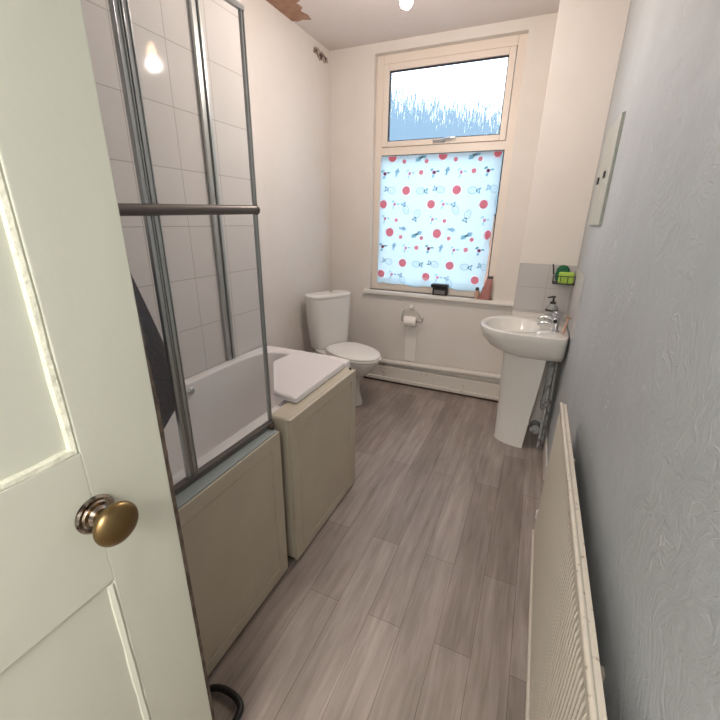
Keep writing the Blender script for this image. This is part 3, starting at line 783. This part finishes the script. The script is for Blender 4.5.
lathe(bm, [(.017, 0), (.019, -.004), (.019, -.030), (.015, -.032)], (X-.012, BY-.110, RZ+.076), 'Y', 20)
o = obj('lever_cap', bm, M['chrome'], t, True); o['label'] = 'round chrome cap with a dark centre'
bm = bmesh.new(); lathe(bm, [(.0115, -.031), (.0115, -.0335)], (X-.012, BY-.110, RZ+.076), 'Y', 16); obj('cap_centre', bm, M['black'], o, True)
# waste and supply pipes behind the pedestal
t2 = thing('basin_pipework', 'grey waste and supply pipes behind the basin pedestal', 'pipework', (.19, 2.75, 0))
bm = bmesh.new(); tube(bm, smooth_path([(.200, 2.76, .64), (.200, 2.76, .46), (.197, 2.75, .36), (.195, 2.74, .30), (.20, 2.78, .28), (.20, 2.90, .27)], 6), .020, 14)
obj('waste_pipe', bm, M['grey_pipe'], t2, True)
for (x_, y_, r_) in ((.205, 2.66, .009), (.228, 2.70, .008), (.222, 2.83, .009)):
    bm = bmesh.new(); tube(bm, [(x_, y_, 0), (x_, y_, .30), (x_-.004, y_+.01, .62)], r_, 12)
    tube(bm, [(x_, y_, .34), (x_, y_, .39)], r_*1.6, 12)
    obj('supply_pipe', bm, M['grey_pipe'], t2, True)
bm = bmesh.new(); tube(bm, [(.17, 2.72, .12), (.17, 2.80, .12)], .035, 16); obj('trap', bm, M['grey_pipe'], t2, True)

# splash-back tiles
struct(bx('trim_2', (-.104, XR-.008, YP-.008, YP, .90, 1.235), M['splash_x'], None, .001), 'pale grey tiles behind the basin', 'tiles')
struct(bx('trim_3', (XR-.008, XR, 2.42, YP-.008, .88, 1.235), M['splash_y'], None, .001), 'pale tiles on the right wall beside the basin', 'tiles')

# ------------------------------------------------------------------ things on the basin
bm = bmesh.new()
t = thing('soap_dispenser', 'clear soap dispenser with a grey pump standing behind the chrome taps', 'soap dispenser', (.145, 2.925, RZ))
lathe(bm, [(.036, .001), (.040, .006), (.040, .085), (.034, .105), (.018, .118), (.016, .124)], (.145, 2.925, RZ), 'Z', 28)
obj('bottle', bm, mat('clear_bottle', (.62, .64, .63), .12, trans=.55), t, True)
bm = bmesh.new(); lathe(bm, [(.0405, 0), (.0412, .001), (.0412, .012), (.0405, .013)], (.145, 2.925, RZ+.075), 'Z', 28); obj('band', bm, M['dark_metal'], t, True)
bm = bmesh.new(); lathe(bm, [(.019, .124), (.019, .138), (.007, .140), (.006, .165), (.012, .167), (.012, .176)], (.145, 2.925, RZ), 'Z', 18)
tube(bm, [(.145, 2.925, RZ+.171), (.11, 2.90, RZ+.168)], .005, 8)
obj('pump', bm, M['dark_metal'], t, True)
t = thing('razor', 'peach plastic razor propped against the right wall by the near tap', 'razor', (.222, 2.56, RZ))
bm = bmesh.new(); tube(bm, smooth_path([(.212, 2.575, RZ+.008), (.216, 2.572, RZ+.04), (.222, 2.568, RZ+.085), (.226, 2.57, RZ+.112)], 6), [.009]*8+[.007]*11, 10)
obj('grip', bm, M['peach'], t, True)
bm = bmesh.new(); box(bm, .212, .240, 2.550, 2.59, RZ+.108, RZ+.120, bev=.003); obj('head', bm, M['card'], t, True)

# ------------------------------------------------------------------ corner basket
t = thing('corner_basket', 'dark wire corner basket above the basin', 'basket', (.175, 2.93, 1.13))
bm = bmesh.new()
bx0, bx1, by0, by1 = .118, XR-.010, 2.868, YP-.010
for z in (1.125, 1.175):
    tube(bm, [(bx0, by0, z), (bx1, by0, z), (bx1, by1, z), (bx0, by1, z), (bx0, by0, z)], .003, 8)
for x in (bx0, (2*bx0+bx1)/3, (bx0+2*bx1)/3, bx1):
    tube(bm, [(x, by0, 1.175), (x, by0, 1.125), (x, by1, 1.125)], .0022, 6)
for y in (by0+.04, by0+.08):
    tube(bm, [(bx0, y, 1.175), (bx0, y, 1.125), (bx1, y, 1.125)], .0022, 6)
tube(bm, smooth_path([(bx0, by1, 1.175), (bx0-.006, by1, 1.215), (bx0-.012, by1-.002, 1.24)], 5), .0045, 8)
obj('wire_frame', bm, M['dark_metal'], t, True)
bm = bmesh.new(); box(bm, bx0+.030, bx1-.006, by0+.008, by0+.055, 1.1285, 1.200, bev=.010, seg=3)
tag(obj('sponge', bm, M['lime'], None, True), 'lime green sponge at the front of the wire corner basket', 'sponge')
bm = bmesh.new()
lathe(bm, [(.026, 0), (.038, .012), (.043, .045), (.038, .085), (.024, .104), (.006, .110)], (bx0+.054, by0+.100-.0, 1.1285), 'Z', 24, 1, .42)
tag(obj('scouring_pad', bm, M['green'], None, True), 'dark green scouring pad behind the lime sponge in the wire basket', 'scouring pad')

# ------------------------------------------------------------------ things on the window sill
t = thing('candle_tin', 'small black open box on the middle of the window sill', 'box', (-.73, 3.385, WZ0))
bm = bmesh.new(); box(bm, -.795, -.668, 3.362, 3.418, WZ0+.001, WZ0+.062, bev=.004); obj('body', bm, M['black'], t, True)
bm = bmesh.new(); box(bm, -.812, -.664, 3.358, 3.424, WZ0+.064, WZ0+.096, bev=.008); obj('lid', bm, M['black'], t, True)
bm = bmesh.new(); box(bm, -.780, -.685, 3.3595, 3.363, WZ0+.012, WZ0+.045, bev=.001); obj('window', bm, mat('grey_print', (.16, .15, .16), .4), t, True)
t.name = 'small_box'
t = thing('bottle', 'tall pinkish bottle leaning at the right end of the window sill', 'bottle', (-.34, 3.375, WZ0))
bm = bmesh.new()
loft(bm, [sring(-.352+k[0], 3.375, WZ0+k[1], k[2], k[3], 3.2, seg=24) for k in ((0, .001, .040, .024), (.001, .012, .044, .026), (.012, .10, .036, .024), (.022, .165, .026, .018), (.024, .172, .020, .015))])
obj('body', bm, M['pink'], t, True, angle=50)
bm = bmesh.new(); loft(bm, [sring(-.352+k[0], 3.375, WZ0+k[1], k[2], k[3], 3, seg=20) for k in ((.024, .173, .024, .017), (.028, .192, .020, .014))]); obj('cap', bm, M['dark_metal'], t, True)
t = thing('bottle', 'short pink tube with dark cap beside the tall pinkish bottle on the sill', 'bottle', (-.41, 3.375, WZ0))
bm = bmesh.new(); lathe(bm, [(.016, .001), (.020, .006), (.020, .062), (.014, .070)], (-.418, 3.372, WZ0), 'Z', 20); obj('body', bm, M['peach'], t, True)
bm = bmesh.new(); lathe(bm, [(.015, .071), (.015, .092), (.010, .096)], (-.418, 3.372, WZ0), 'Z', 20); obj('cap', bm, M['dark_metal'], t, True)

# ------------------------------------------------------------------ wall cabinet on the right wall
t = thing('wall_cabinet', 'slim pale grey-green wall cabinet with two small black catches on the right wall', 'cabinet', (.245, 2.37, 1.5))
bx('body', (.2475, XR-.0005, 2.235, 2.70, 1.492, 1.962), M['cabinet'], t, .003)
bx('door', (.2405, .247, 2.235, 2.465, 1.495, 1.959), M['cabinet'], t, .002)
bx('door', (.2405, .247, 2.469, 2.70, 1.495, 1.959), M['cabinet'], t, .002)
bx('catch', (.233, .2402, 2.37, 2.41, 1.712, 1.742), M['black'], t, .002)
bx('catch', (.233, .2402, 2.60, 2.66, 1.702, 1.734), M['black'], t, .002)

# ------------------------------------------------------------------ radiator
t = thing('radiator', 'long cream panel radiator low on the right wall', 'radiator', (.2, .9, .12))
ry0, ry1, rz0, rz1 = -.10, 1.66, .135, .80
bm = bmesh.new()
# corrugated front panel: vertical flutes
n = 92; pitch = (ry1-ry0-.04)/n; pr_ = []
for k in range(n):
    ya = ry0+.02+k*pitch
    for u, h in ((0, 0), (.18, .0), (.32, .0035), (.68, .0035), (.82, 0)):
        pr_.append((ya+u*pitch, h))
pr_.append((ry1-.02, 0))
rows = []
for z, k in ((rz0, 0), (rz0+.03, 0), (rz0+.045, 1), (rz1-.045, 1), (rz1-.03, 0), (rz1, 0)):
    rows.append([bm.verts.new((.182 - h*k*1.0, y, z)) for y, h in pr_])
for a_, b_ in zip(rows, rows[1:]):
    for i in range(len(a_)-1): bm.faces.new((a_[i], a_[i+1], b_[i+1], b_[i]))
obj('front_panel', bm, M['radiator'], t, True, angle=25)
bm = bmesh.new(); box(bm, .1825, .200, ry0, ry1, rz0, rz1-.004, bev=.004); obj('body', bm, M['radiator'], t, True)
bm = bmesh.new(); tube(bm, [(.184, ry0, rz1), (.184, ry1, rz1)], .0065, 12); box(bm, .186, .202, ry0, ry1, rz1-.006, rz1+.002, bev=.002); obj('top_seam', bm, M['rad_chip'], t, True)['label'] = 'chipped top edge'
bm = bmesh.new(); tube(bm, [(.181, ry0, rz0), (.181, ry1, rz0)], .008, 10); obj('bottom_seam', bm, M['radiator'], t, True)
for y in (.68, 1.50):
    bm = bmesh.new(); box(bm, .2005, XR-.0005, y, y+.02, rz0+.05, rz1-.16); obj('bracket', bm, M['radiator'], t)
v = thing('radiator_valve', 'white radiator valve with copper pipe at the far end of the radiator', 'valve', (.195, 1.70, 0))
bm = bmesh.new(); tube(bm, [(.197, 1.663, rz0+.03), (.197, 1.715, rz0+.03)], .010, 12); tube(bm, [(.197, 1.71, .0), (.197, 1.71, rz0+.03)], .008, 12); obj('pipe', bm, mat('copper', (.42, .24, .13), .4, .8), v, True)
bm = bmesh.new(); lathe(bm, [(.012, .03), (.016, .035), (.018, .075), (.012, .082)], (.197, 1.71, rz0), 'Z', 18); obj('valve_cap', bm, M['seat'], v, True)

# ------------------------------------------------------------------ pendant bulb
t = thing('pendant_light', 'bare warm bulb hanging from the ceiling', 'lamp', (-.73, 2.12, ZC))
LX, LY, LZ = -.728, 2.12, 2.452
bm = bmesh.new(); lathe(bm, [(.05, 0), (.05, -.012), (.02, -.03), (.006, -.034)], (LX, LY, ZC), 'Z', 24); obj('ceiling_rose', bm, M['seat'], t, True)
bm = bmesh.new(); tube(bm, [(LX, LY, ZC-.03), (LX, LY, LZ+.11)], .004, 8); obj('cord', bm, M['seat'], t, True)
bm = bmesh.new(); lathe(bm, [(.006, .115), (.02, .10), (.02, .055), (.017, .048)], (LX, LY, LZ), 'Z', 20); obj('lamp_holder', bm, M['seat'], t, True)
bm = bmesh.new(); lathe(bm, [(.014, .05), (.016, .035), (.026, .015), (.030, -.003), (.027, -.018), (.016, -.029), (.002, -.032)], (LX, LY, LZ), 'Z', 28)
obj('bulb', bm, M['bulb'], t, True)

# ------------------------------------------------------------------ lights
def light(name, kind, loc, energy, color, size=.1, rot=None, sy=None):
    l = bpy.data.lights.new(name, kind); l.energy = energy; l.color = color
    if kind == 'AREA':
        l.size = size
        if sy: l.shape = 'RECTANGLE'; l.size_y = sy
    else: l.shadow_soft_size = size
    o = bpy.data.objects.new(name, l); COL.objects.link(o); o.location = loc
    if rot: o.rotation_euler = rot
    return o
light('bulb_light', 'POINT', (LX, LY, LZ-.06), 31, (1, .88, .80), .03)
light('landing_fill', 'POINT', (-.22, YN-.70, 2.15), 92, (1, .99, .94), .32)  # unseen fill lamp added on the landing to brighten the door

# world: overcast sky
wd = bpy.data.worlds.new('sky'); scene.world = wd; wd.use_nodes = True
bg = wd.node_tree.nodes['Background']; bg.inputs[0].default_value = (.80, .90, 1, 1); bg.inputs[1].default_value = 5.0

# ------------------------------------------------------------------ camera
yaw, pit, rol, f = 0.413632, 0.347274, 0.016839, 386.913
cam = bpy.data.cameras.new('camera'); co = bpy.data.objects.new('camera', cam); COL.objects.link(co)
cam.sensor_fit = 'HORIZONTAL'; cam.sensor_width = 36; cam.lens = 36*f/720; cam.clip_start = .01
d = Vector((-math.sin(yaw)*math.cos(pit), math.cos(yaw)*math.cos(pit), -math.sin(pit)))
r = Vector((math.cos(yaw), math.sin(yaw), 0)); u = r.cross(d)
r2 = math.cos(rol)*r + math.sin(rol)*u; u2 = -math.sin(rol)*r + math.cos(rol)*u
mw = Matrix((r2, u2, -d)).transposed().to_4x4(); mw.translation = (0, 0, 1.5)
co.matrix_world = mw
scene.camera = co
vs_ = scene.view_settings
vs_.view_transform = 'Standard'; vs_.look = 'None'; vs_.gamma = 1; vs_.exposure = 0.0; vs_.use_curve_mapping = False
scene.cycles.use_denoising = True
scene.cycles.max_bounces = 10; scene.cycles.transparent_max_bounces = 12
scene.cycles.sample_clamp_indirect = 8
